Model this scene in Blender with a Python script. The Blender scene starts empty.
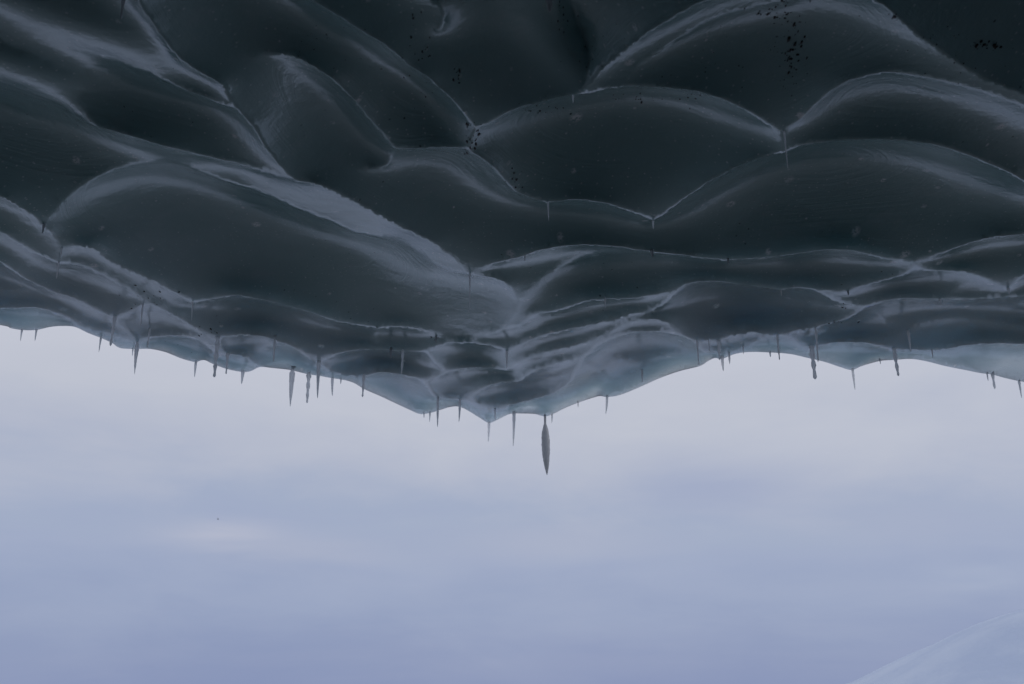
import bpy, bmesh, math, random
import numpy as np
from mathutils import Vector
from mathutils.bvhtree import BVHTree
from mathutils.geometry import delaunay_2d_cdt

random.seed(7); rng = np.random.default_rng(7)
S = bpy.context.scene
COL = S.collection
R = math.radians

# ------------------------------------------------------------------ camera
PITCH = R(19.0); EYE = 1.6; FPX = 1005.0
CAMP = Vector((0.0, 0.0, EYE))
cam_d = bpy.data.cameras.new('camera'); cam = bpy.data.objects.new('camera', cam_d); COL.objects.link(cam)
cam.location = CAMP; cam.rotation_euler = (R(90) + PITCH, 0, 0)
cam_d.sensor_width = 36.0; cam_d.lens = 36.0 * FPX / 1024.0
cam_d.clip_start = 0.05; cam_d.clip_end = 6000.0
cam_d.dof.use_dof = True; cam_d.dof.focus_distance = 6.6; cam_d.dof.aperture_fstop = 3.2
S.camera = cam

# ------------------------------------------------------------------ world
SUN_EL, SUN_AZ = R(24), R(85)          # azimuth measured from +Y towards +X
def lin(r, g, b):
    f = lambda c: (c / 12.92 if c <= 0.04045 else ((c + 0.055) / 1.055) ** 2.4)
    return (f(r / 255), f(g / 255), f(b / 255))
W = bpy.data.worlds.new('World'); S.world = W; W.use_nodes = True
nt = W.node_tree; nt.nodes.clear()
class NB:
    def __init__(s, nt): s.nt = nt
    def n(s, t, **k):
        o = s.nt.nodes.new(t)
        for a, b in k.items(): setattr(o, a, b)
        return o
    def put(s, sock, v):
        if isinstance(v, bpy.types.NodeSocket): s.nt.links.new(v, sock)
        elif v is not None: sock.default_value = v
    def m(s, op, a, b=None, c=None, clamp=False):
        o = s.n('ShaderNodeMath', operation=op, use_clamp=clamp)
        s.put(o.inputs[0], a); s.put(o.inputs[1], b); s.put(o.inputs[2], c)
        return o.outputs[0]
    def mix(s, f, a, b, mode='MIX'):
        o = s.n('ShaderNodeMix', data_type='RGBA', blend_type=mode)
        s.put(o.inputs['Factor'], f)
        for nm, v in (('A', a), ('B', b)):
            k = [i for i in o.inputs if i.name == nm and i.type == 'RGBA'][0]
            if isinstance(v, tuple): v = (*v[:3], 1)
            s.put(k, v)
        return [q for q in o.outputs if q.type == 'RGBA'][0]
    def noise(s, vec, scale, detail=4, rough=0.55, dist=0.0, dim='3D', w=None):
        o = s.n('ShaderNodeTexNoise', noise_dimensions=dim)
        if dim != '1D': s.put(o.inputs['Vector'], vec)
        if w is not None: s.put(o.inputs['W'], w)
        s.put(o.inputs['Scale'], scale); s.put(o.inputs['Detail'], detail)
        s.put(o.inputs['Roughness'], rough); s.put(o.inputs['Distortion'], dist)
        return o.outputs['Fac']
    def rng(s, v, a, b, c=0.0, d=1.0, smooth=True):
        o = s.n('ShaderNodeMapRange', interpolation_type='SMOOTHSTEP' if smooth else 'LINEAR')
        for i, q in enumerate((v, a, b, c, d)): s.put(o.inputs[i], q)
        return o.outputs[0]
    def mapv(s, vec, scale=(1, 1, 1), rot=(0, 0, 0), loc=(0, 0, 0)):
        o = s.n('ShaderNodeMapping'); s.put(o.inputs['Vector'], vec)
        o.inputs['Scale'].default_value = scale; o.inputs['Rotation'].default_value = rot
        o.inputs['Location'].default_value = loc
        return o.outputs[0]
B = NB(nt)
tc = B.n('ShaderNodeTexCoord'); dirv = tc.outputs['Generated']
sep = B.n('ShaderNodeSeparateXYZ'); nt.links.new(dirv, sep.inputs[0])
DEG = 180 / math.pi
el = B.m('MULTIPLY', B.m('ARCSINE', sep.outputs[2]), DEG)
az = B.m('MULTIPLY', B.m('ARCTAN2', sep.outputs[0], sep.outputs[1]), DEG)
cn = B.noise(B.mapv(dirv, (3.0, 3.0, 9.0)), 1.6, 5, 0.55, 0.25)        # broad drifting cloud
cn2 = B.noise(B.mapv(dirv, (2.0, 2.0, 16.0)), 2.4, 5, 0.55, 0.5)       # flat streaks
elw = B.m('ADD', el, B.m('MULTIPLY', B.m('SUBTRACT', cn, 0.5), 9.0))
ramp = B.n('ShaderNodeValToRGB'); cr = ramp.color_ramp
stops = [(-2, (134, 148, 186)), (2.0, (143, 156, 190)), (4.5, (153, 165, 195)), (6.5, (159, 170, 198)), (9.0, (163, 174, 199)),
         (12.0, (180, 186, 204)), (15.5, (192, 196, 209)), (20.0, (199, 202, 214)), (45.0, (178, 186, 203))]
lo, hi = -2.0, 45.0
while len(cr.elements) < len(stops): cr.elements.new(0.5)
for e_, (d_, c_) in zip(cr.elements, stops):
    e_.position = (d_ - lo) / (hi - lo); e_.color = (*lin(*c_), 1)
nt.links.new(B.rng(elw, lo, hi, 0, 1, smooth=False), ramp.inputs[0])
col = ramp.outputs[0]
def blob(a0, e0, sa, se):
    # wobble keeps the cloud bank's edge uneven
    wob = B.m('MULTIPLY', B.m('SUBTRACT', cn2, 0.5), 1.6)
    da = B.m('DIVIDE', B.m('SUBTRACT', az, a0), sa)
    de = B.m('DIVIDE', B.m('ADD', B.m('SUBTRACT', el, e0), wob), se)
    s = B.m('ADD', B.m('MULTIPLY', da, da), B.m('MULTIPLY', de, de))
    return B.m('POWER', math.e, B.m('MULTIPLY', s, -1.0))
def pix_ae(X, Y):
    x = (X - 512) / FPX; u = (342 - Y) / FPX
    y = math.cos(PITCH) - u * math.sin(PITCH); z = math.sin(PITCH) + u * math.cos(PITCH)
    return math.degrees(math.atan2(x, y)), math.degrees(math.atan2(z, math.hypot(x, y)))
for (X, Y, sx, sy, amp, c_) in [
        (222, 533, 3.2, 0.62, 0.85, (184, 188, 206)), (310, 550, 4.5, 0.7, 0.45, (178, 183, 202)),
        (560, 540, 6.0, 0.9, 0.40, (178, 182, 202)), (985, 578, 2.4, 0.5, 0.35, (172, 182, 205)),
        (715, 488, 4.5, 1.4, 0.75, (158, 168, 197)), (130, 505, 7.0, 1.4, 0.35, (158, 169, 198)),
        (830, 440, 7.0, 1.6, 0.40, (194, 198, 211)), (900, 520, 6.0, 1.6, 0.3, (170, 176, 199)),
        (930, 640, 3.0, 1.2, 0.45, (143, 156, 190)), (560, 650, 9.0, 1.3, 0.35, (143, 155, 190))]:
    a0, e0 = pix_ae(X, Y)
    col = B.mix(B.m('MULTIPLY', blob(a0, e0, sx, sy), amp), col, lin(*c_))
col = B.mix(B.rng(cn2, 0.35, 0.7, 0.0, 0.06), col, lin(186, 191, 208))
sky = B.n('ShaderNodeTexSky', sky_type='NISHITA'); sky.sun_disc = False
sky.sun_elevation = SUN_EL; sky.sun_rotation = SUN_AZ; sky.air_density = 1.0; sky.dust_density = 1.0
skyv = B.n('ShaderNodeVectorMath', operation='SCALE'); nt.links.new(sky.outputs[0], skyv.inputs[0]); skyv.inputs[3].default_value = 1.0
# the cloud deck is drawn in picture units; bring it to sky units (strength 0.1)
cl = B.n('ShaderNodeVectorMath', operation='SCALE'); nt.links.new(col, cl.inputs[0]); cl.inputs[3].default_value = 10.0
fin = B.mix(0.95, skyv.outputs[0], cl.outputs[0])
bg = B.n('ShaderNodeBackground'); nt.links.new(fin, bg.inputs['Color']); bg.inputs['Strength'].default_value = 0.1
wo = B.n('ShaderNodeOutputWorld'); nt.links.new(bg.outputs[0], wo.inputs['Surface'])

sd = bpy.data.lights.new('sun', 'SUN'); sd.energy = 0.5; sd.angle = R(25); sd.color = (1.0, 0.95, 0.88)
so = bpy.data.objects.new('sun', sd); COL.objects.link(so)
sv = Vector((math.sin(SUN_AZ) * math.cos(SUN_EL), math.cos(SUN_AZ) * math.cos(SUN_EL), math.sin(SUN_EL)))
so.rotation_euler = sv.to_track_quat('Z', 'Y').to_euler(); so.location = (0, 0, 30)

S.view_settings.view_transform = 'Standard'; S.view_settings.look = 'None'
S.view_settings.exposure = 0.0; S.view_settings.gamma = 1.0; S.view_settings.use_curve_mapping = False
S.render.engine = 'CYCLES'
S.cycles.max_bounces = 10; S.cycles.diffuse_bounces = 5; S.cycles.glossy_bounces = 5; S.cycles.transmission_bounces = 8

# ------------------------------------------------------------------ helpers
def tag(o, label=None, cat=None, group=None, kind=None):
    if label: o['label'] = label
    if cat: o['category'] = cat
    if group: o['group'] = group
    if kind: o['kind'] = kind
    return o
def mesh_obj(name, verts, faces, mat, parent=None, smooth=True):
    me = bpy.data.meshes.new(name); me.from_pydata([tuple(v) for v in verts], [], [tuple(f) for f in faces])
    if smooth: me.polygons.foreach_set('use_smooth', [True] * len(me.polygons))
    me.update()
    for m_ in (mat if isinstance(mat, list) else [mat]): me.materials.append(m_)
    o = bpy.data.objects.new(name, me); COL.objects.link(o)
    if parent: o.parent = parent
    return o
def new_mat(name):
    m = bpy.data.materials.new(name); m.use_nodes = True; m.node_tree.nodes.clear()
    b = NB(m.node_tree); p = b.n('ShaderNodeBsdfPrincipled'); out = b.n('ShaderNodeOutputMaterial')
    m.node_tree.links.new(p.outputs[0], out.inputs['Surface'])
    return m, b, p
def bump(b, h, strength, dist, nrm=None):
    o = b.n('ShaderNodeBump'); o.inputs['Strength'].default_value = strength; o.inputs['Distance'].default_value = dist
    b.put(o.inputs['Height'], h)
    if nrm is not None: b.put(o.inputs['Normal'], nrm)
    return o.outputs[0]

# ------------------------------------------------------------------ materials
def make_ice():
    m, b, p = new_mat('clear_glacier_ice')
    co = b.n('ShaderNodeTexCoord').outputs['Object']
    st = b.n('ShaderNodeAttribute', attribute_name='strata').outputs['Fac']
    big = b.noise(co, 0.9, 4, 0.55)
    mid = b.noise(co, 5.0, 6, 0.62)
    fine = b.noise(co, 42.0, 3, 0.6)
    base = b.mix(b.rng(big, 0.35, 0.68), ICE_A, ICE_B)
    base = b.mix(b.rng(mid, 0.52, 0.75, 0.0, 0.5), base, ICE_C)
    # base colour paled by the edge, standing in for daylight through thin ice
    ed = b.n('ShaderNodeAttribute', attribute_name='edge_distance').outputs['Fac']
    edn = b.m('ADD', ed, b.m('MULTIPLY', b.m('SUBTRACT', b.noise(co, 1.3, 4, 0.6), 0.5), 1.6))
    lip_fac = b.rng(edn, 0.1, 2.7, 1.0, 0.0)
    base = b.mix(lip_fac, base, LIP_GLOW)
    # trapped air bubbles and small fractures
    vo = b.n('ShaderNodeTexVoronoi', feature='F1', voronoi_dimensions='2D'); b.put(vo.inputs['Vector'], b.mapv(co, (1.0, 0.8, 0.03))); vo.inputs['Scale'].default_value = 6.5
    sepc = b.n('ShaderNodeSeparateColor'); b.nt.links.new(vo.outputs['Color'], sepc.inputs[0])
    sz = b.m('MULTIPLY', b.m('POWER', sepc.outputs[1], 3.5), 0.24)
    spot = b.rng(vo.outputs['Distance'], b.m('MULTIPLY', sz, 0.35), b.m('ADD', sz, 0.02), 1.0, 0.0)
    gate = b.m('MULTIPLY', b.rng(sepc.outputs[0], 0.55, 0.7), b.rng(b.noise(co, 1.7, 3, 0.6), 0.32, 0.52, 0.25, 1.0))
    ragged = b.rng(b.noise(co, 60.0, 3, 0.6), 0.36, 0.54)
    bub = b.m('MULTIPLY', b.m('MULTIPLY', spot, gate), ragged)
    vo2 = b.n('ShaderNodeTexVoronoi', feature='F1', voronoi_dimensions='2D'); b.put(vo2.inputs['Vector'], b.mapv(co, (1, 1, 0.05))); vo2.inputs['Scale'].default_value = 26.0
    sep2 = b.n('ShaderNodeSeparateColor'); b.nt.links.new(vo2.outputs['Color'], sep2.inputs[0])
    bub2 = b.m('MULTIPLY', b.rng(vo2.outputs['Distance'], 0.05, 0.17, 1.0, 0.0), b.m('MULTIPLY', b.rng(sep2.outputs[0], 0.5, 0.95), b.rng(b.noise(co, 2.2, 3, 0.6), 0.36, 0.56)))
    base = b.mix(b.m('MULTIPLY', bub, 1.0), base, (0.90, 0.93, 0.95))
    base = b.mix(b.m('MULTIPLY', bub2, 0.65), base, (0.85, 0.89, 0.91))
    # dark silt flecks
    vo3 = b.n('ShaderNodeTexVoronoi', feature='F1', voronoi_dimensions='2D'); b.put(vo3.inputs['Vector'], b.mapv(co, (1, 1, 0.05), loc=(3, 5, 1))); vo3.inputs['Scale'].default_value = 17.0
    sep3 = b.n('ShaderNodeSeparateColor'); b.nt.links.new(vo3.outputs['Color'], sep3.inputs[0])
    silt = b.m('MULTIPLY', b.m('MULTIPLY', b.rng(vo3.outputs['Distance'], 0.02, 0.14, 1.0, 0.0), b.rng(sep3.outputs[0], 0.90, 0.95)), b.rng(b.noise(co, 0.8, 2), 0.5, 0.62))
    base = b.mix(b.m('MULTIPLY', silt, 0.85), base, (0.008, 0.009, 0.010))
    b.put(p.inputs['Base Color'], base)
    b.put(p.inputs['Roughness'], b.rng(mid, 0.3, 0.75, ROUGH[0], ROUGH[1]))
    p.inputs['IOR'].default_value = 1.45
    b.put(p.inputs['Specular IOR Level'], b.rng(lip_fac, 0.0, 0.9, 0.5, 0.2))
    b.put(p.inputs['Subsurface Weight'], b.m('GREATER_THAN', lip_fac, 0.02)); p.inputs['Coat Weight'].default_value = 0.0; p.inputs['Coat IOR'].default_value = 1.33; p.inputs['Coat Roughness'].default_value = 0.05
    p.inputs['Subsurface Radius'].default_value = (0.90, 0.97, 1.0); p.inputs['Subsurface Scale'].default_value = 0.36
    # melt ripples that follow the scallops, then grain
    sw = b.m('ADD', b.m('MULTIPLY', st, 95.0), b.m('MULTIPLY', big, 5.0))
    line = b.noise(None, 1.0, 4, 0.65, dim='1D', w=sw)
    hgt = b.m('ADD', b.m('ADD', b.m('MULTIPLY', line, b.rng(b.noise(co, 1.1, 3, 0.6), 0.45, 0.7, 0.0, 0.0034)), b.m('MULTIPLY', mid, 0.0046)), b.m('MULTIPLY', fine, 0.0011))
    b.put(p.inputs['Normal'], bump(b, hgt, 1.0, 1.0))
    return m
ICE_A, ICE_B, ICE_C = (0.31, 0.475, 0.485), (0.36, 0.515, 0.53), (0.42, 0.54, 0.56)
LIP_GLOW = (0.565, 0.655, 0.705)  # daylight glow of the thin lip, put into the base colour
ROUGH = (0.08, 0.16)
M_ICE = make_ice()

def make_snow():
    m, b, p = new_mat('wind_packed_snow')
    co = b.n('ShaderNodeTexCoord').outputs['Object']
    n0 = b.noise(co, 0.35, 5, 0.6); n1 = b.noise(co, 3.0, 6, 0.65); n2 = b.noise(co, 40.0, 3, 0.6)
    b.put(p.inputs['Base Color'], b.mix(b.rng(n0, 0.3, 0.7), (0.61, 0.69, 0.85), (0.71, 0.78, 0.91)))
    p.inputs['Roughness'].default_value = 0.7
    b.put(p.inputs['Normal'], bump(b, n2, 0.3, 0.01, bump(b, n1, 0.5, 0.12)))
    return m
M_SNOW = make_snow()
def make_floor():
    m, b, p = new_mat('unseen_gravel')
    co = b.n('ShaderNodeTexCoord').outputs['Object']
    n0 = b.noise(co, 1.2, 5, 0.6); n1 = b.noise(co, 14.0, 6, 0.65)
    b.put(p.inputs['Base Color'], b.mix(b.rng(n0, 0.35, 0.65), (0.15, 0.158, 0.166), (0.25, 0.262, 0.277)))
    p.inputs['Roughness'].default_value = 0.7
    b.put(p.inputs['Normal'], bump(b, n1, 0.7, 0.03))
    return m
M_FLOOR = make_floor()
def make_icicle(dark):
    m, b, p = new_mat('icicle_ice_cloudy' if dark else 'icicle_ice')
    co = b.n('ShaderNodeTexCoord').outputs['Object']
    n1 = b.noise(co, 55.0, 4, 0.6); n0 = b.noise(co, 18.0, 3, 0.6)
    if dark: c0, c1, tr = (0.55, 0.56, 0.58), (0.70, 0.71, 0.73), 0.0
    else: c0, c1, tr = (0.82, 0.86, 0.89), (0.94, 0.95, 0.96), 0.45
    b.put(p.inputs['Base Color'], b.mix(b.rng(n0, 0.35, 0.65), c0, c1))
    p.inputs['Transmission Weight'].default_value = tr
    p.inputs['Subsurface Weight'].default_value = 1.0; p.inputs['Subsurface Radius'].default_value = (0.7, 0.9, 1.0); p.inputs['Subsurface Scale'].default_value = 0.10
    p.inputs['IOR'].default_value = 1.31; p.inputs['Roughness'].default_value = 0.18
    nb = bump(b, n1, 0.35, 0.004); b.put(p.inputs['Normal'], nb)
    if True:         # cloudy ice lets the daylight behind it through
        p.inputs['Subsurface Weight'].default_value = 0.0
        t = b.n('ShaderNodeBsdfTranslucent'); t.inputs['Color'].default_value = (0.72, 0.73, 0.75, 1) if dark else (0.97, 0.975, 0.985, 1)
        mx = b.n('ShaderNodeMixShader'); mx.inputs[0].default_value = 0.6 if dark else 0.85
        out = [q for q in m.node_tree.nodes if q.type == 'OUTPUT_MATERIAL'][0]
        m.node_tree.links.new(p.outputs[0], mx.inputs[1]); m.node_tree.links.new(t.outputs[0], mx.inputs[2]); m.node_tree.links.new(mx.outputs[0], out.inputs['Surface'])
    return m
M_ICICLE = make_icicle(False); M_ICICLE_D = make_icicle(True)
def make_grit():
    m, b, p = new_mat('dark_silt')
    co = b.n('ShaderNodeTexCoord').outputs['Object']
    b.put(p.inputs['Base Color'], b.mix(b.noise(co, 30.0, 3), (0.004, 0.004, 0.004), (0.016, 0.015, 0.014)))
    p.inputs['Roughness'].default_value = 0.55
    return m
M_GRIT = make_grit()

# ------------------------------------------------------------------ ice ceiling
H, FALL = 1.95, -0.08      # the crests hang from a plane that rises slightly towards the mouth
def ray(P):
    P = np.asarray(P, float)
    x = (P[..., 0] - 512) / FPX; u = (342 - P[..., 1]) / FPX
    y = math.cos(PITCH) - u * math.sin(PITCH); z = math.sin(PITCH) + u * math.cos(PITCH)
    return np.stack([x, y, z], -1)
def plan(P, h=0.0):
    d = ray(P); t = (H + h) / (d[..., 2] + FALL * d[..., 1])
    return d * t[..., None]

# crest lines of the melt scallops, level 0 = deep cusps, level > 0 = shallow ones
X0, X1, Y0 = -260.0, 1284.0, -190.0
C0 = [
 [(297,181),(320,184),(345,195),(372,210),(400,225),(430,240),(455,258),(469,274)],
 [(469,274),(490,264),(520,256),(548,248),(575,245),(605,245),(630,248),(652,251),(680,254),(700,257),(728,259),(760,258),(800,253),(832,249),(860,252),(885,258),(911,260),(925,257),(945,251),(960,246),(980,239),(1000,236),(1024,234),(1100,229),(1200,236)],
 [(262,-60),(290,-20),(312,0),(340,16),(355,27),(378,40),(395,52),(410,65),(428,77),(445,92),(460,108),(470,120),(475,127)],
 [(475,127),(490,122),(512,110),(535,103),(555,99),(573,95)],
 [(573,95),(590,93),(612,88),(640,86),(670,88),(700,92),(725,100),(750,112),(770,124),(780,131)],
 [(475,127),(470,148),(480,156),(495,168),(508,182),(517,191),(532,198),(547,203)],
 [(547,203),(565,200),(585,199),(605,203),(625,209),(640,214),(653,221)],
 [(653,221),(665,212),(685,197),(705,184),(728,171),(745,163),(765,156),(780,153)],
 [(780,153),(800,146),(830,141),(862,139),(880,139),(900,140),(930,144),(955,150),(980,160),(1005,170),(1024,180),(1070,200),(1130,218),(1200,236)],
 [(780,131),(800,118),(815,103),(830,90),(848,80),(870,74),(885,72),(905,73),(935,79),(965,86),(990,93),(1024,105),(1080,122),(1150,130)],
 [(780,131),(782,142),(780,153)],
 [(582,90),(600,70),(620,52),(650,30),(680,12),(710,-2),(750,-14),(800,-20),(850,-12),(885,6),(910,28),(945,53),(985,78),(1030,96),(1080,122)],
 [(493,333),(505,329),(520,325),(532,314),(545,312),(560,309),(582,301),(604,298),(632,298),(652,294),(664,292),(684,284),(697,281),(719,281),(737,284),(762,287),(781,290),(796,287),(820,288),(848,292)],
 [(469,274),(478,276),(490,277),(503,281),(513,289),(518,301)],
 [(518,301),(510,318),(493,333)],
 [(848,292),(860,286),(885,279),(906,273),(912,262)],
 [(796,287),(815,290),(828,296),(845,303),(866,305),(885,300),(905,298),(940,299),(975,299),(1003,297),(1060,294),(1150,296)],
 [(912,262),(930,270),(952,270),(965,270),(980,275),(993,281),(1008,288),(1016,281),(1024,275),(1060,262),(1110,255)],
 [(866,306),(855,313),(848,318),(835,321),(822,325),(814,329)],
 [(697,340),(708,339),(718,341),(728,336),(743,332),(761,331),(777,334),(790,331),(800,328),(814,329)],
 [(722,352),(735,350),(747,345),(759,340),(777,336),(790,337),(800,342),(810,350)],
 [(810,350),(827,343),(845,341),(862,342),(878,345),(893,350)],
 [(893,350),(909,349),(930,350),(943,349),(964,345),(990,343),(1024,344),(1080,348),(1150,352)],
 [(-170,150),(-60,176),(0,195),(15,203),(30,212),(44,224)],
 [(-170,185),(-60,210),(0,231),(15,240),(30,249),(50,259),(59,263),(75,263),(95,270),(115,281),(134,292),(155,304),(176,315),(193,325),(211,334),(218,338)],
 [(62,248),(60,256),(59,263)],
 [(218,338),(235,335),(255,334),(270,337),(285,342),(300,350),(312,358),(319,362),(330,356),(345,351),(360,349),(385,350),(403,351),(425,351)],
 [(-170,215),(-60,240),(0,261),(12,269),(31,281),(49,289),(78,299),(94,308),(107,314),(115,317),(125,313),(133,309),(143,304),(155,304)],
 [(-170,296),(-60,304),(0,307),(29,307),(43,308),(59,314),(74,320),(88,326),(98,330),(110,332),(122,337),(136,343)],
 [(136,343),(148,338),(158,336),(172,335),(188,336),(200,340),(210,347),(218,354),(228,353),(241,355),(252,359),(260,366)],
 [(115,317),(124,326),(131,335),(136,343)],
 [(218,338),(217,346),(218,354)],
 [(426,350),(433,346),(446,343),(463,342),(480,343),(494,346),(507,351)],
 [(464,340),(463,342)],
 [(507,351),(520,344),(540,336),(565,329),(593,324),(620,316),(640,312),(657,307),(669,298),(684,285)],
 [(426,351),(434,359),(441,367),(450,371),(463,368),(480,367),(495,369),(507,370)],
 [(507,351),(507,370)],
 [(507,370),(522,360),(542,353),(560,348),(578,344),(600,335)],
 [(319,362),(332,370),(348,374),(364,376),(375,372),(392,372),(406,375),(416,378),(424,382),(432,392),(438,399)],
 [(424,382),(433,377),(445,373),(450,371)],
 [(438,399),(450,398),(461,400),(473,394),(485,387),(500,382),(518,381),(524,376),(532,371),(546,366),(562,361),(577,356),(590,349)],
 [(461,400),(470,402),(480,403),(495,411),(505,406),(515,403),(532,399),(548,394),(562,387),(571,379),(575,369),(585,357),(597,346),(618,336),(640,331),(660,332),(675,334),(690,338),(697,341)],
 [(590,349),(600,336),(620,327),(632,322),(647,319),(659,319),(669,323),(677,330),(686,337),(697,341)],
 [(697,341),(703,350),(722,352)],
]
C1 = [   # shallow secondary ridges
 [(518,301),(530,291),(549,277),(574,265),(599,259),(637,256),(665,256),(690,256)],
 [(1003,297),(1012,303),(1018,308),(1026,313)],
 [(893,350),(900,338),(908,331),(930,325),(955,323),(985,326),(1024,330),(1080,334)],
 [(866,306),(880,320),(895,328),(908,331)],
 [(-100,290),(-40,291),(0,293),(20,294),(35,299),(55,306),(74,318)],
 [(143,304),(150,328),(165,327),(182,329),(198,334),(218,340)],
 [(377,328),(375,337),(380,345),(391,350)],
 [(600,374),(620,363),(632,365),(642,370),(650,365),(662,360),(680,356)],
 [(642,370),(625,383),(609,394)],
 [(943,349),(958,358),(976,369)],
 [(615,90),(640,66),(670,48),(700,30),(740,17),(790,6)],
 [(945,298),(960,287),(978,276)],
 [(370,174),(385,172),(398,151)],
 [(240,356),(262,350),(285,344)],
]
CH = [   # ridges that stand higher than the deep cusps: (x, y, height in metres)
 [(128,-120,0),(134,-50,0),(140,0,0),(152,20,0),(172,48,0),(183,60,0),(200,71,0),(214,78,0),(224,85,0),(230,97,0),(240,110,0),(254,127,0),(268,150,0),(290,175,0),(297,181,0)],
 [(-170,-30,.1),(-60,2,.1),(0,25,.10),(25,40,.10),(60,53,.10),(100,66,.10),(150,81,.08),(195,97,.04),(237,109,0)],
 [(540,-80,.04),(549,-30,.09),(560,-5,.14),(572,20,.17),(580,42,.16),(588,58,.11),(588,75,.04),(582,90,0)],
 [(-170,10,.10),(-60,32,.10),(0,52,.10),(30,63,.10),(55,75,.11),(75,88,.12),(81,102,.12),(85,118,.09),(98,131,.05)],
 [(98,131,.05),(130,138,.03),(165,148,.03),(200,158,.05),(235,167,.06),(265,174,.04),(297,181,0)],
 [(-120,100,.26),(-40,112,.25),(0,122,.24),(30,121,.20),(60,121,.15),(98,131,.05)],
 [(44,224,0),(55,212,.04),(68,200,.08),(85,190,.11),(105,181,.14),(130,176,.16),(155,174,.17),(180,176,.17),(205,184,.15),(230,192,.13),(256,198,.11),(280,207,.09),(310,218,.07),(335,226,.05),(350,234,.05),(378,241,.06),(395,244,.07),(410,251,.07),(425,259,.06),(445,270,.03),(469,274,0)],
 [(44,224,0),(55,235,0),(62,248,0),(75,244,0),(91,246,0),(109,258,0),(141,274,0),(176,292,0),(193,302,0),(211,299,0),(239,295,0),(267,301,0),(306,311,.01),(337,322,.02),(360,326,.03),(380,328,.03),(400,327,.03),(420,330,.03),(440,336,.03),(464,340,.02),(475,336,.02),(493,333,0)],
 [(243,92,.04),(246,78,.07),(252,68,.09),(262,62,.10),(290,62,.09),(310,70,.07),(330,82,.06),(345,95,.06),(360,112,.06),(375,128,.06),(390,145,.05),(398,151,.04),(420,150,.03),(445,148,.02),(470,148,0)],
 [(396,-8,.05),(420,0,.06),(436,8,.06),(443,22,.06),(438,36,.06)],
]
LIP = [(-260,268),(-170,292),(-80,312),(0,325),(10,328),(22,330),(36,330),(50,327),(62,326),(75,327),(88,333),(101,338),(112,343),(120,348),(135,349),(150,349),(165,352),(180,358),(190,361),(196,362),(204,360),(213,364),(227,369),(243,372),(251,371),(260,367),(272,368),(290,370),(307,374),(320,376),(331,378),(344,380),(354,383),(364,389),(380,396),(395,403),(410,410),(420,414),(430,413),(440,410),(450,407),(458,406.5),(466,409.5),(480,418),(489,423),(497,420),(510,414),(522,413.5),(535,414),(545,416.5),(553,414),(565,408),(580,402),(592,398),(600,396),(607,397),(620,395),(640,387),(660,378),(680,371),(700,366),(708,361),(715,358),(722,359),(735,354),(750,352),(770,352.5),(790,354),(808,358),(825,362),(840,367),(852,370),(862,366),(880,361),(894,360),(910,359),(925,361),(945,366),(965,370),(980,373),(992,374.5),(1005,378),(1024,382),(1100,396),(1180,405),(1284,398)]

def spline(pts, step):
    P = np.array(pts, float)
    if len(P) < 3:
        n = max(1, int(np.hypot(*(P[1] - P[0])) / step)); t = np.linspace(0, 1, n + 1)[:, None]
        return P[0] * (1 - t) + P[1] * t
    Q = np.vstack([2 * P[0] - P[1], P, 2 * P[-1] - P[-2]]); out = []
    for i in range(1, len(Q) - 2):
        p0, p1, p2, p3 = Q[i - 1:i + 3]
        n = max(1, int(round(np.hypot(*(p2 - p1)) / step)))
        t = (np.arange(n) / n)[:, None]
        out.append(0.5 * ((2 * p1) + (p2 - p0) * t + (2 * p0 - 5 * p1 + 4 * p2 - p3) * t ** 2 + (-p0 + 3 * p1 - 3 * p2 + p3) * t ** 3))
    out.append(P[-1:])
    return np.vstack(out)

STEP = 2.6
pts, edges, elev_ = [], [], []
key = {}
def addp(p):
    k = (round(p[0] * 2), round(p[1] * 2))
    if k in key: return key[k]
    key[k] = len(pts); pts.append((float(p[0]), float(p[1]))); return key[k]
lip = spline(LIP, STEP)
lipx, lipy = lip[:, 0], lip[:, 1]
lip_at = lambda x: np.interp(x, lipx, lipy)
def add_chain(P, level):
    idx = [addp(p) for p in P]
    for a, b_ in zip(idx[:-1], idx[1:]):
        if a != b_: edges.append((a, b_)); elev_.append(level)
    return idx
hmap = {}
lip_idx = add_chain(lip, 0)
def jitter(P, amp):
    if len(P) < 5: return P
    n = rng.normal(size=P.shape); n = (n + np.roll(n, 1, 0) + np.roll(n, -1, 0)) / 1.7
    n[0] = n[-1] = 0
    return P + n * amp
for lev, cs, amp in ((0, C0, 0.38), (1, C1, 0.5)):
    for c in cs:
        P = jitter(spline(c, STEP), amp)
        P[:, 1] = np.minimum(P[:, 1], lip_at(P[:, 0]) - 0.9)
        add_chain(P, lev)
for c in CH:
    xy = [(a, b_) for a, b_, h_ in c]
    P = spline(xy, STEP); cl = np.concatenate([[0], np.cumsum(np.hypot(*np.diff(np.array(xy), axis=0).T))])
    pl_ = np.concatenate([[0], np.cumsum(np.hypot(*np.diff(P, axis=0).T))]); hh = np.interp(pl_ / pl_[-1], cl / cl[-1], [h_ for *_, h_ in c])
    ids = add_chain(jitter(P, 0.35), 0)
    for i_, h_ in zip(ids, hh):
        if i_ not in hmap: hmap[i_] = h_
# outer frame of the sheet
lipL, lipR = lip[0], lip[-1]
n = 60
left = [(X0, y) for y in np.linspace(lipL[1], Y0, 50)]
top = [(x, Y0) for x in np.linspace(X0, X1, 140)]
right = [(X1, y) for y in np.linspace(Y0, lipR[1], 60)]
frame_idx = add_chain(np.array(left + top[1:] + right[1:]), 9)
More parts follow.
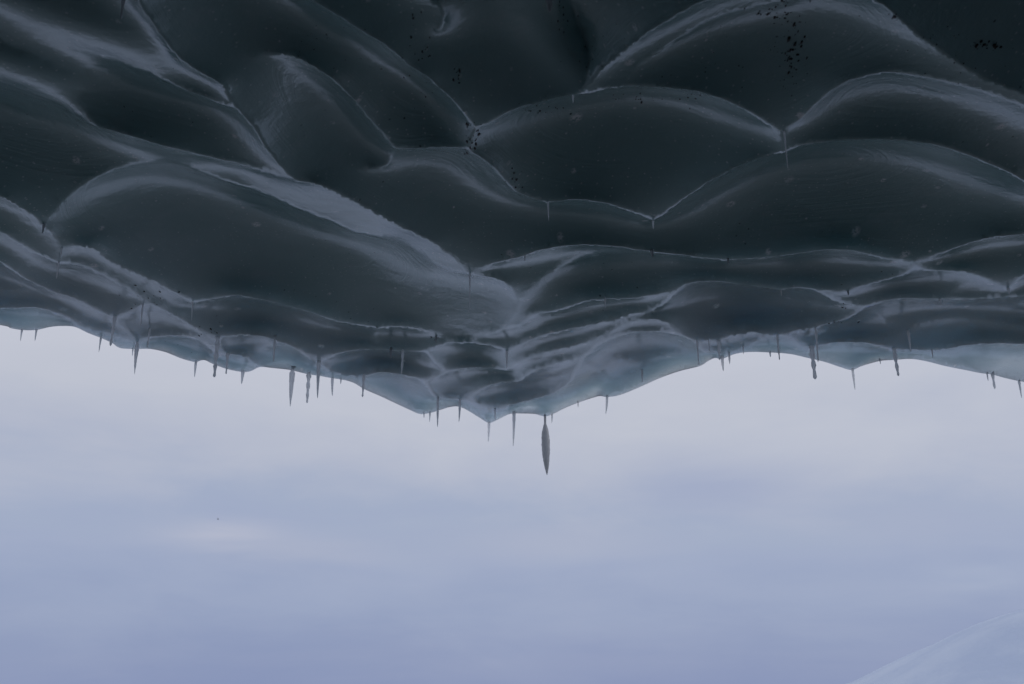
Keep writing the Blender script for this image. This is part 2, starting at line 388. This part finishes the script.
# free points
mask = np.zeros((int(430 - Y0) + 20, int(X1 - X0) + 20), bool)
for p in pts:
    i, j = int(p[1] - Y0) + 5, int(p[0] - X0) + 5
    if 0 <= i < mask.shape[0] and 0 <= j < mask.shape[1]: mask[max(0, i - 1):i + 2, max(0, j - 1):j + 2] = True
def grid(x0, x1, y0, y1, s):
    gx, gy = np.meshgrid(np.arange(x0, x1, s), np.arange(y0, y1, s * 0.9))
    gx = gx + (np.arange(gx.shape[0]) % 2)[:, None] * s * 0.5
    g = np.stack([gx.ravel(), gy.ravel()], 1); return g + rng.uniform(-0.22, 0.22, g.shape) * s
G = grid(-30, 1054, -24, 425, 3.3)
Gc = grid(X0 + 6, X1 - 6, Y0 + 6, 425, 8.0)
Gc = Gc[(Gc[:, 0] < -32) | (Gc[:, 0] > 1056) | (Gc[:, 1] < -26)]
G = np.vstack([G, Gc])
G = G[G[:, 1] < lip_at(G[:, 0]) - 1.6]
keep = ~mask[(G[:, 1] - Y0).astype(int) + 5, (G[:, 0] - X0).astype(int) + 5]
for p in G[keep]: pts.append((float(p[0]), float(p[1])))
ov, oe, of, orv, ore, orf = delaunay_2d_cdt([Vector(p) for p in pts], edges, [], 0, 1e-4, True)
V = np.array([(v.x, v.y) for v in ov]); T = np.array(of)
ct = V[T].mean(1)
T = T[(ct[:, 1] < lip_at(ct[:, 0])) & (ct[:, 0] > X0) & (ct[:, 0] < X1)]
# orientation
a_ = V[T]; ar = (a_[:, 1, 0] - a_[:, 0, 0]) * (a_[:, 2, 1] - a_[:, 0, 1]) - (a_[:, 1, 1] - a_[:, 0, 1]) * (a_[:, 2, 0] - a_[:, 0, 0])
T = T[np.abs(ar) > 1e-3]; ar = ar[np.abs(ar) > 1e-3]
T[ar < 0] = T[ar < 0][:, ::-1]
lev = np.full(len(V), -1)
for e_, src in zip(oe, ore):
    ls = [elev_[i] for i in src if i < len(elev_)]
    if not ls: continue
    l_ = min(ls)
    for v in e_:
        if lev[v] < 0 or l_ < lev[v]: lev[v] = l_
new_of = {}
for i, o_ in enumerate(orv):
    for q in o_: new_of[q] = i
used = np.zeros(len(V), bool); used[T.ravel()] = True

# membrane inflated between the crests: Poisson solve with linear elements on the plan
Pp = plan(V)
BETA = 5.0      # wind and light from the mouth make every cup steep on its inner side, long on the outer
rad_p = np.hypot(Pp[:, 0], Pp[:, 1]); tan_e = Pp[:, 2] / rad_p
def stiff(xy):
    a = xy[T]; gw = np.exp(BETA * np.log(rad_p[T].mean(1) / 7.0)); E = [a[:, 2] - a[:, 1], a[:, 0] - a[:, 2], a[:, 1] - a[:, 0]]
    A = 0.5 * np.abs(E[0][:, 0] * E[1][:, 1] - E[0][:, 1] * E[1][:, 0])
    A = np.maximum(A, 1e-9); ii, jj, ww = [], [], []
    for i, j in ((0, 1), (1, 2), (2, 0)):
        w = gw * (E[i] * E[j]).sum(1) / (4 * A); ii += [T[:, i], T[:, j]]; jj += [T[:, j], T[:, i]]; ww += [w, w]
    ii, jj, ww = map(np.concatenate, (ii, jj, ww))
    diag = -np.bincount(ii, ww, len(V))
    mass = np.bincount(T.ravel(), np.repeat(A * gw / 3, 3), len(V))
    return ii, jj, ww, diag, mass
def setup(beta):
    global BETA, ii, jj, ww, diag, mass
    BETA = beta
    ii, jj, ww, diag, mass = stiff(Pp[:, :2]); diag = np.where(diag > 0, diag, 1.0)
setup(0.0)
def solve(rhs, fixed, val, shift=0.0, iters=900, tol=1e-5, x=None):
    # row-scaled system (weights span many decades), stabilised bi-conjugate gradients
    free = ~fixed & used
    D = np.maximum(diag + shift * mass, 1e-300); wn = ww / D[ii]; bb = rhs / D
    A = lambda u: np.where(free, np.bincount(ii, wn * u[jj], len(V)) + u, 0.0)
    x = np.where(fixed, val, 0.0) if x is None else np.where(fixed, val, x)
    r = np.where(free, bb - np.where(free, np.bincount(ii, wn * x[jj], len(V)) + x, 0.0), 0.0)
    r_ = r.copy(); rho = al = om = 1.0; v = p = np.zeros(len(V)); n0 = np.linalg.norm(r)
    for k in range(iters):
        rn = r_ @ r
        if abs(rn) < 1e-300: break
        be = (rn / rho) * (al / om); rho = rn
        p = r + be * (p - om * v); v = A(p); al = rho / (r_ @ v)
        s_ = r - al * v; t = A(s_); om = (t @ s_) / max(t @ t, 1e-300)
        x = x + al * p + om * s_; r = s_ - om * t
        if np.linalg.norm(r) < tol * n0: break
    print('solve', k, np.linalg.norm(r) / n0)
    return x
F0 = (lev == 0)
val0 = np.zeros(len(V))
for i_, h_ in hmap.items(): val0[new_of[i_]] = h_
POLY = [   # where the ice bulges down instead of hollowing up, or hollows more or less than elsewhere
 (-1.15, [(-170,-75),(0,-8),(60,18),(130,38),(170,60),(178,90),(150,81),(100,66),(60,53),(25,40),(0,25),(-170,-30)]),
 (-1.6, [(-170,12),(-60,32),(0,52),(30,63),(55,75),(75,88),(81,102),(85,118),(98,131),(60,121),(30,121),(0,122),(-40,112),(-120,100),(-170,80)]),
 (-0.32, [(98,131),(130,138),(165,148),(200,158),(235,167),(265,174),(297,181),(320,184),(345,195),(372,210),(400,225),(430,240),(455,258),(469,274),(445,270),(425,259),(410,251),(395,244),(378,241),(350,234),(335,226),(310,218),(280,207),(256,198),(230,192),(205,184),(180,176),(155,174),(130,176),(110,178),(95,160)]),
 (1.9, [(140,0),(152,20),(172,48),(200,71),(214,78),(230,97),(254,127),(292,178),(262,166),(225,130),(195,92),(160,62),(120,10)]),
 (0.3, [(240,105),(241,85),(249,68),(262,63),(288,63),(300,75),(292,100),(275,130),(255,125)]),
 (2.2, [(177,99),(190,98),(203,108),(206,117),(200,119),(188,112)]),
 (2.4, [(203,158),(218,160),(250,172),(255,180),(250,186),(238,183),(222,176),(211,168)]),
 (0.25, [(405,252),(425,262),(445,272),(469,277),(480,290),(497,318),(491,330),(464,336),(430,331),(408,320),(396,285)]),
 (-1.2, [(505,-40),(545,-30),(560,-5),(580,42),(588,60),(584,88),(550,62),(515,30)]),
 (2.2, [(290,62),(330,82),(360,112),(390,147),(386,170),(370,174),(352,142),(328,112),(300,88)]),
 (2.6, [(392,50),(410,65),(445,92),(475,127),(466,146),(440,142),(412,105),(385,70)]),
]
def inside(P, poly):
    q = np.array(poly, float); r = np.zeros(len(P), bool); x, y = P[:, 0], P[:, 1]
    for (x0, y0), (x1, y1) in zip(q, np.roll(q, -1, 0)):
        c_ = ((y0 > y) != (y1 > y))
        r ^= c_ & (x < (x1 - x0) * (y - y0) / np.where(y1 == y0, 1e-9, y1 - y0) + x0)
    return r
mod = np.ones(len(V))
for m_, pl_ in POLY: mod[inside(V, pl_)] = m_
tq = tan_e / 0.466; tanf = np.clip(np.where(tq < 1, tq ** 0.55, tq ** 1.45), 0.35, 2.4)
mod *= np.where(mod > 0, tanf, 0.85 * np.clip((tan_e / 0.466) ** 1.6, 0.4, 2.2))
deg_ = np.bincount(ii, minlength=len(V)) + 1.0
for _ in range(10): mod = (mod + np.bincount(ii, mod[jj], len(V))) / deg_
Z1 = solve(mass, F0, 0.0)
Z1 = np.maximum(Z1, 0)
# local scallop size, smoothed across the crests, keeps big and small cups equally steep
SM = solve(mass * Z1 / 0.20, np.zeros(len(V), bool), 0.0, shift=1 / 0.20, iters=300)
size = np.sqrt(8 * np.maximum(SM, 1e-4)) * 1.25
KS = 2.25
setup(30.0)
src = KS / (size + 0.15) * mod
Z2 = solve(mass * src, F0, val0)
F1 = F0 | (lev == 1)
Z3 = solve(mass * src, F1, np.where(lev == 1, 0.6 * Z2, val0), x=Z2)
Z = np.maximum(Z3, -0.35)
print('ceiling', len(V), len(T), 'depth max', Z.max(), 'size', np.percentile(size[used], [1, 25, 50, 75, 99]), 'Z', np.percentile(Z[used], [50, 90, 99]))
SL = 0.6
Pw = plan(V, SL * Z) + np.array(CAMP)[None]; Pw[:, 2] += (1 - SL) * Z
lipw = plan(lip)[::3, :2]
lip_dist = np.array([np.hypot(lipw[:, 0] - p[0], lipw[:, 1] - p[1]).min() if p[1] > 5 else 9.0 for p in Pw])

verts = [tuple(p) for p in Pw]; strata = list(Z); lip_dist = list(lip_dist)
faces = [tuple(int(i) for i in t) for t in T]           # flipped below if the normals point up
t0 = Pw[T[0]]; nz = np.cross(t0[1] - t0[0], t0[2] - t0[0])[2]
if nz > 0: faces = [f[::-1] for f in faces]
fmat = [0] * len(faces)
# haunches and back wall: sweep the frame outward and down to the floor
fr = [new_of[i] for i in frame_idx]
fp = Pw[fr]; nF = len(fr)
tang = np.gradient(fp[:, :2], axis=0)
k = 13
tang = np.stack([np.convolve(np.pad(tang[:, c], k, mode='edge'), np.ones(2 * k + 1) / (2 * k + 1), 'valid') for c in (0, 1)], 1)
nrm = np.stack([-tang[:, 1], tang[:, 0]], 1); nrm /= np.linalg.norm(nrm, axis=1)[:, None]
if nrm[0, 0] > 0: nrm = -nrm
back = np.clip((4.0 - fp[:, 1]) / 1.2, 0, 1)
prev = fr
def bumpy(x, y): return 0.16 * math.sin(1.7 * x + 0.8 * y) * math.sin(1.3 * y - 0.6 * x) + 0.07 * math.sin(4.1 * x + 2.0) * math.sin(3.7 * y)
for s_, dz in ((0.12, 0.02), (0.26, -0.03), (0.42, -0.15), (0.58, -0.45), (0.72, -0.95), (0.84, -1.7), (0.92, -2.7), (0.97, -3.7), (1.0, -4.75)):
    cur = []
    for i in range(nF):
        L = 4.2 + 4.3 * back[i]
        x = fp[i, 0] + nrm[i, 0] * L * s_; y = fp[i, 1] + nrm[i, 1] * L * s_
        cur.append(len(verts)); verts.append((x, y, max(-0.2, fp[i, 2] + dz * fp[i, 2] / 4.6 + bumpy(x, y) * min(1, s_ * 3) * (s_ < .99)))); strata.append(0.05 * s_); lip_dist.append(9.0)
    for i in range(nF - 1):
        faces.append((prev[i], prev[i + 1], cur[i + 1], cur[i])); fmat.append(0)
    prev = cur
wing_L = [fr[0]] ; wing_R = [fr[-1]]
# glacier front above the lip, then its snow-covered back
lp = [new_of[i] for i in lip_idx]
prev = lp
for j, (dy, dz) in enumerate(((0.03, 0.03), (0.02, 0.10), (-0.25, 0.22), (-0.9, 0.46), (-1.9, 0.8), (-3.4, 1.6), (-6.0, 3.2), (-16.0, 4.4))):
    cur = []
    for i, q in enumerate(lp):
        x, y, z = verts[q]
        cur.append(len(verts)); w_ = bumpy(x * 1.3, dz) * min(1.0, dz)
        verts.append((x * (1 + 0.02 * j), y + dy + w_, z + dz)); strata.append(0.0); lip_dist.append(0.0)
    for i in range(len(lp) - 1):
        faces.append((prev[i], cur[i], cur[i + 1], prev[i + 1])); fmat.append(1 if j > 3 else 0)
    prev = cur
ceil = mesh_obj('ice_ceiling', verts, faces, [M_ICE, M_SNOW])
ceil.data.polygons.foreach_set('material_index', fmat)
at = ceil.data.attributes.new('strata', 'FLOAT', 'POINT'); at.data.foreach_set('value', np.array(strata, np.float32))
at = ceil.data.attributes.new('edge_distance', 'FLOAT', 'POINT'); at.data.foreach_set('value', np.array(lip_dist, np.float32))
tag(ceil, 'dark scalloped glacier ice roof with pale curved ridges over the opening', None, kind='structure')
bvh = BVHTree.FromPolygons([Vector(v) for v in verts], faces)
def hit(X, Y):
    d = Vector(ray((X, Y))).normalized()
    h = bvh.ray_cast(CAMP, d)
    return h[0], h[1]

# ------------------------------------------------------------------ ground
DX = np.linspace(0, 60, 241); DZ = np.interp(DX, [0, 7.5, 10.6, 13.6, 18.3, 20.0, 25, 40, 60], [0, 0, 0.25, 1.6, 4.25, 4.8, 5.9, 8.0, 9.0])
DZ = np.convolve(np.pad(DZ, 4, mode='edge'), np.ones(9) / 9, 'valid')
def terrain(x, y):
    h = 0.0
    r = math.hypot(x, y)
    # drift on the right, some 40 m out
    w = math.exp(-((y - 38) / 7.0) ** 2) if y < 38 else math.exp(-((y - 38) / 22.0) ** 2)
    h += float(np.interp(x, DX, DZ)) * w
    if r > 14:
        f = min(1, (r - 14) / 10)
        h += f * (0.25 * math.sin(0.21 * x + 0.4) * math.sin(0.17 * y) + 0.05 * math.sin(0.9 * x + 0.5 * y))
    h -= 0.9 * min(1, max(0, (r - 16) / 40)) * (1 - w)
    return h
GZ = 0.05
rad = [0] + list(np.geomspace(0.6, 4500, 130)); nA = 220
angs = []
vs, fs = [(0, 0, 0)], []
# finer rays towards the drift
aa = np.concatenate([np.linspace(R(-30), R(60), 150, endpoint=False), np.linspace(R(60), R(330), 110, endpoint=False)])
nA = len(aa)
for r_ in rad[1:]:
    for a in aa:
        x, y = r_ * math.sin(a), r_ * math.cos(a); vs.append((x, y, terrain(x, y)))
for j in range(nA): fs.append((0, 1 + (j + 1) % nA, 1 + j))
for i in range(len(rad) - 2):
    for j in range(nA):
        a0 = 1 + i * nA + j; a1 = 1 + i * nA + (j + 1) % nA
        fs.append((a0, a1, a1 + nA, a0 + nA))
g = mesh_obj('snow_ground', vs, fs, M_SNOW); tag(g, 'snow ground with a wind packed drift rising at lower right', None, kind='structure')
# unseen gravel floor; its stretch outside the mouth is added to darken ice reflections
def gravel_sheet(name, label, x0, x1, f0, f1, nx, ny):
    vs, fs = [], []
    for j in range(ny + 1):
        for i in range(nx + 1):
            x = x0 + (x1 - x0) * i / nx; v = j / ny
            y = f0(x) * (1 - v) + f1(x) * v
            vs.append((x, y, terrain(x, y) + GZ + 0.02 * math.sin(2.1 * x + 0.7 * y) * math.sin(1.7 * y - x)))
    for j in range(ny):
        for i in range(nx):
            a0 = j * (nx + 1) + i; fs.append((a0, a0 + 1, a0 + nx + 2, a0 + nx + 1))
    o = mesh_obj(name, vs, fs, M_FLOOR); tag(o, label, None, kind='structure')
gravel_sheet('unseen_gravel_floor', 'unseen dark gravel under the ice roof, extended before it to darken reflections', -30, 30, lambda x: -7.5, lambda x: 19 + 0.8 * math.sin(0.5 * x + 1) + 0.3 * math.sin(2.3 * x) + 0.01 * x * x, 160, 90)

# ------------------------------------------------------------------ icicles
GI = 'icicles hanging from the ice roof'
def lathe(profile, seg, bend, seed, ripple):
    rr = random.Random(seed); vs, fs = [], []
    n = len(profile)
    for i, (z, r) in enumerate(profile):
        t = i / (n - 1); ox = bend[0] * t * t; oy = bend[1] * t * t
        q = r * (1 + ripple * rr.uniform(-1, 1))
        for k in range(seg):
            a = 2 * math.pi * k / seg
            qq = q * (1 + 0.10 * math.sin(2 * a + seed) + 0.05 * rr.uniform(-1, 1))
            vs.append((ox + qq * math.cos(a), oy + qq * math.sin(a), z))
    for i in range(n - 1):
        for k in range(seg):
            k2 = (k + 1) % seg; fs.append((i * seg + k, i * seg + k2, (i + 1) * seg + k2, (i + 1) * seg + k))
    fs.append(tuple(range(seg))[::-1]); fs.append(tuple((n - 1) * seg + k for k in range(seg)))
    return vs, [f[::-1] for f in fs]
def icicle(X, Yt, Yb, wpx, label, style='taper', mat=None, seed=None, tilt=0.0):
    seed = seed or int(X * 13 + Yt * 7)
    loc = None
    for dy in (0, -0.7, -1.4, -2.2, -3.2, -4.5):
        loc, nn = hit(X, Yt + dy)
        if loc is not None and loc.y < 20 and loc.z > 3.5: break
    if loc is None: print('no hit', label); return None
    dist = (loc - CAMP).length
    # length so that the tip falls at the wanted elevation
    d = ray((X, Yb)); ztip = EYE + d[2] * loc.y / d[1]
    L = max(0.03, loc.z - ztip); rad_ = 0.5 * wpx * dist / FPX * 0.98
    n = max(8, int(L / 0.012)); n = min(n, 46); prof = []
    emb = 0.02
    prof.append((emb, rad_ * 1.25))
    for i in range(n + 1):
        t = i / n
        if style == 'taper': r = rad_ * (1.0 - 0.78 * t ** 1.5)
        elif style == 'bumpy': r = rad_ * (1.0 - 0.45 * t) * (1 + 0.26 * math.sin(t * L / 0.03 * 2.2 + seed))
        elif style == 'spear': r = rad_ * ((0.42 + 0.58 * min(1, t / .12)) if t < .12 else (1 - ((t - .12) / .88) ** 1.3 * .9))
        elif style == 'spindle':
            if t < 0.16: r = rad_ * 0.28
            else:
                q = (t - 0.16) / 0.84
                r = rad_ * max(0.08, (0.32 + 0.68 * math.sin(min(1, q / 0.36) * math.pi / 2) ** 0.75) if q < 0.36 else (1 - ((q - .36) / .64) ** 2.0) ** 0.8)
        elif style == 'stub': r = rad_ * (1 - 0.6 * t)
        if i == n: r *= 0.35
        prof.append((-L * t, r))
    rr = random.Random(seed)
    vs, fs = lathe(prof, 10 if wpx > 3 else 8, (rr.uniform(-.02, .02) * L * 1.5 + tilt * L, rr.uniform(-.03, .03) * L), seed, 0.02 if style == 'spindle' else 0.13)
    o = mesh_obj('icicle', vs, fs, mat or M_ICICLE); o.location = loc
    tag(o, label, 'icicle', GI)
    return o
ICI = [
 (22,331,341,1.8,'taper','faint short icicle at the far left of the ice edge, first of a pair'),
 (36.5,331,341,1.8,'taper','faint short icicle at the far left of the ice edge, second of a pair'),
 (44,224,233,3.0,'stub','dark stubby icicle on the left end of the big arched hollow'),
 (62,248,258,1.6,'taper','tiny icicle just above the knobbly one near the left side'),
 (59,262,279,2.0,'taper','short pale icicle on dark ice near the left side, off the sky'),
 (101,338,352,2.0,'taper','thin pale icicle against the sky left of the beaded one'),
 (115,316,346,3.2,'bumpy','long beaded icicle at left hanging in front of the grey ice'),
 (143,304,326,2.2,'bumpy','thin icicle on the grey ice above and right of the beaded one'),
 (150,328,348,2.2,'bumpy','thin beaded icicle just right of the thick leftmost spear'),
 (137.5,342,374,4.2,'spear','thick smooth spear icicle at left with its tip in the sky'),
 (133,350,356,1.5,'taper','tiny stub icicle at the left side of the thick spear'),
 (193,301,321,1.5,'taper','hair-thin icicle before the pale patch where two arches meet'),
 (196,361,377,3.0,'taper','short pale icicle on the downward point between two left arches'),
 (218,337,377,4.6,'bumpy','thick dark beaded icicle, the longest of the left group'),
 (228,353,374,3.0,'bumpy','thinner beaded icicle close to the right of the thick dark one'),
 (243,371,384,3.2,'taper','faint blurred icicle low on the edge right of the beaded pair'),
 (275,338,362,2.6,'bumpy','pale icicle wholly in front of ice above the trio of spears'),
 (292.5,369,407,5.2,'spear','longest and widest spear in the trio, its left one'),
 (309,373,403,4.2,'bumpy','dark straight middle icicle of the trio of spears'),
 (319,361,398,3.6,'taper','icicle of the trio that starts highest, at right'),
 (332.5,378,396,3.0,'taper','faint curved icicle just right of the trio of spears'),
 (341,380,384,1.8,'stub','tiny nub on the edge right of the faint curved icicle'),
 (364,374,397,3.2,'bumpy','dark beaded icicle alone on the slope towards the low middle'),
 (391,349,358,3.4,'stub','dark stub under the small oval hollow left of middle'),
 (403,350,374,2.8,'bumpy','pale icicle beside the dark stub under the oval hollow'),
 (424,413,418,1.4,'taper','shortest of the tiny fringe icicles left of the low middle'),
 (430,412,422,1.8,'taper','tiny fringe icicle touching the left of a long tapering icicle'),
 (438,398,427,3.2,'taper','long tapering icicle over the left notch of the low middle'),
 (460,399,422,2.6,'taper','thin icicle over the small sky arch left of the low middle'),
 (470,274,310,2.2,'taper','long thin dark icicle where the two big hollows meet at centre'),
 (489,422,442,3.0,'taper','faint icicle at the lowest left point of the ice edge'),
 (495,409,421,1.8,'taper','small pale icicle in front of ice beside the lowest left point'),
 (507,351,369,3.0,'taper','pale icicle on grey ice between two small cups at centre'),
 (514,413,446,3.4,'taper','blurred pale icicle left of the big dark one'),
 (552,414,423,1.8,'taper','tiny icicle close to the right of the big dark one'),
 (578,402,407,1.6,'stub','tiny nub on the edge rising right of the big dark icicle'),
 (607,396,414,2.6,'taper','thin leaning icicle on the edge rising right of middle'),
 (642,370,383,2.4,'taper','pale icicle on the last grey dome right of middle'),
 (697,340,365,2.2,'bumpy','thin beaded icicle at the right end of the grey dome'),
 (708.5,339,352,1.4,'taper','hair-thin icicle between the dome end and the dark cluster'),
 (718.5,340,360,3.2,'bumpy','upper dark beaded icicle of the cluster on the step in the edge'),
 (722,356,371,3.4,'taper','lower dark pointed icicle of the cluster on the step in the edge'),
 (729,353,364,2.8,'taper','short icicle at the right of the dark cluster'),
 (743,346,354,1.6,'taper','tiny icicle on the left end of the low sky arch'),
 (770,352,357,2.0,'stub','tiny stub left of the straight icicle on the sky arch'),
 (777,334,360,2.6,'bumpy','straight beaded icicle standing before the low sky arch'),
 (815.5,328,362,2.6,'bumpy','thin upper icicle of the crossing pair right of the sky arch'),
 (811.5,346,379,5.0,'bumpy','thick twisted icicle of the crossing pair right of the sky arch'),
 (852.5,369,390,2.8,'taper','faint pale icicle on the downward point right of the crossing pair'),
 (880,360,364,1.6,'stub','tiny nub right of the faint pale icicle on the point'),
 (894,348,376,3.6,'bumpy','dark beaded icicle right of the faint one on the point'),
 (908,330,352,2.6,'taper','pale icicle in front of grey ice beside the dark beaded one'),
 (932,350,358,1.6,'taper','faint tiny icicle on grey ice at right'),
 (987,373,381,1.6,'taper','tiny icicle left of the darker one near the right border'),
 (992.5,374,389,2.8,'bumpy','darker short icicle on the edge near the right border'),
 (1019,381,398,2.2,'taper','faint icicle at the right border of the edge'),
 (548,202,221,2.0,'taper','thin pale icicle on the crest high in the middle'),
 (573,95,103,1.8,'taper','tiny bright icicle on the high crest above the middle'),
 (653,221,229,2.2,'stub','small icicle at the deep notch between two long arches'),
 (652,251,257,3.6,'stub','dark tooth on the pale ridge below the deep notch'),
 (728,259,264,2.8,'stub','small dark tooth along the pale ridge right of the deep notch'),
 (525,256,261,2.4,'stub','tiny nub on the left part of the pale central ridge'),
 (605,298,308,2.0,'taper','tiny pale icicle on the ridge below the central ridge'),
 (436,336,343,2.2,'stub','dark tooth at the foot of the big central ridge'),
 (784,131,170,1.8,'taper','hair-thin long icicle crossing the great arch at upper right'),
 (781,290,296,1.8,'stub','tiny tooth on the ridge under the great dark hollow'),
 (848,291,295,2.4,'stub','tiny dark tooth where two ridges meet at right'),
 (940,299,305,2.4,'stub','small tooth on the long level ridge at right'),
 (1008,288,294,2.6,'stub','small tooth at the notch beside the right border'),
 (124,-4,19,3.0,'bumpy','dark reddish icicle cut by the top border at left'),
 (549,-6,12,7.5,'stub','black broad tooth cut by the top border at centre'),
]
for X, Yt, Yb, w, st, lb in ICI:
    icicle(X, Yt, Yb, w, lb, st, M_ICICLE_D if (lb.startswith(('dark', 'black', 'small dark', 'tiny dark'))) and st == 'stub' or X in (124, 549) else None,
           tilt=-0.10 if X == 607 else (0.05 if X == 332.5 else 0.0))
icicle(545, 415, 475, 8.6, 'big dark spindle shaped icicle, largest one, hanging at the lowest middle', 'spindle', M_ICICLE_D)

# ------------------------------------------------------------------ dark grit frozen into the underside
gv, gf = [], []
ICO = None
def pebble(c, n, r, rr):
    bm = bmesh.new(); bmesh.ops.create_icosphere(bm, subdivisions=1, radius=1)
    sx, sy, sz = r * rr.uniform(.5, 1.3), r * rr.uniform(.6, 3.2), r * rr.uniform(.4, .7)
    b0 = len(gv)
    for v in bm.verts:
        j = rr.uniform(.8, 1.2); gv.append((c.x + v.co.x * sx * j, c.y + v.co.y * sy * j, c.z + v.co.z * sz * j - 0.1 * r))
    for f in bm.faces: gf.append(tuple(b0 + v.index for v in f.verts))
    bm.free()
rr = random.Random(5)
PATCH = [(472,132,7,12,26,2.2),(466,152,5,3,8,2.2),(790,45,22,45,70,1.5),(793,55,6,40,22,2.2),(775,12,20,10,24,1.6),(420,60,14,40,34,1.4),(459,72,3,9,8,2.0),
         (985,46,14,4,22,2.2),(893,18,5,6,6,2.0),(960,50,50,25,40,1.0),(545,108,26,6,22,1.5),(640,98,34,5,26,1.3),(690,96,18,4,10,1.4),(516,178,6,16,16,1.4),
         (560,20,14,14,18,1.1),(700,60,60,30,30,0.9),(845,306,8,3,6,1.6),(835,322,14,2,7,1.8),(150,298,26,9,18,1.3),(205,332,10,4,7,1.4),(437,336,5,4,6,1.5),(600,52,40,30,30,0.9),(120,105,60,25,26,0.9),(330,40,40,30,30,1.0)]
for X, Y, sx, sy, n_, r_ in PATCH:
    for i in range(n_):
        loc, nn = hit(X + rr.gauss(0, sx * .6), Y + rr.gauss(0, sy * .6))
        if loc is None or loc.z < 3 or loc.y > 14: continue
        pebble(loc, nn, 0.8 * r_ * rr.uniform(.25, 1.0) ** 1.4 * (loc - CAMP).length / FPX, rr)
go = mesh_obj('grit', gv, gf, M_GRIT, ceil); go['kind'] = 'stuff'

# ------------------------------------------------------------------ far bird
d = Vector(ray((218, 519))).normalized(); bp = CAMP + d * 160
bv = [(-.32,0,.10),(-.12,.05,.03),(0,.1,0),(.12,.05,.03),(.32,0,.10),(-.30,-.08,.09),(-.1,-.1,.0),(0,-.22,-.02),(.1,-.1,.0),(.30,-.08,.09),(0,.0,-.12),(0,.22,-.02)]
bf = [(0,5,6,1),(1,6,10),(3,8,10)[::-1],(3,4,9,8),(6,7,10),(7,8,10),(1,10,11),(3,11,10),(1,2,11),(2,3,11),(1,6,7,2),(2,7,8,3)]
m, b, p = new_mat('dark_feathers'); b.put(p.inputs['Base Color'], b.mix(b.noise(b.n('ShaderNodeTexCoord').outputs['Object'], 9.0), (0.03, 0.03, 0.035), (0.07, 0.07, 0.075))); p.inputs['Roughness'].default_value = 0.8
bird = mesh_obj('bird', bv, bf, m); bird.location = bp; bird.scale = (0.6, 0.6, 0.6); bird.rotation_euler = (R(60), R(60), R(20))
tag(bird, 'tiny dark bird far off just above the pale cloud at left', 'bird')
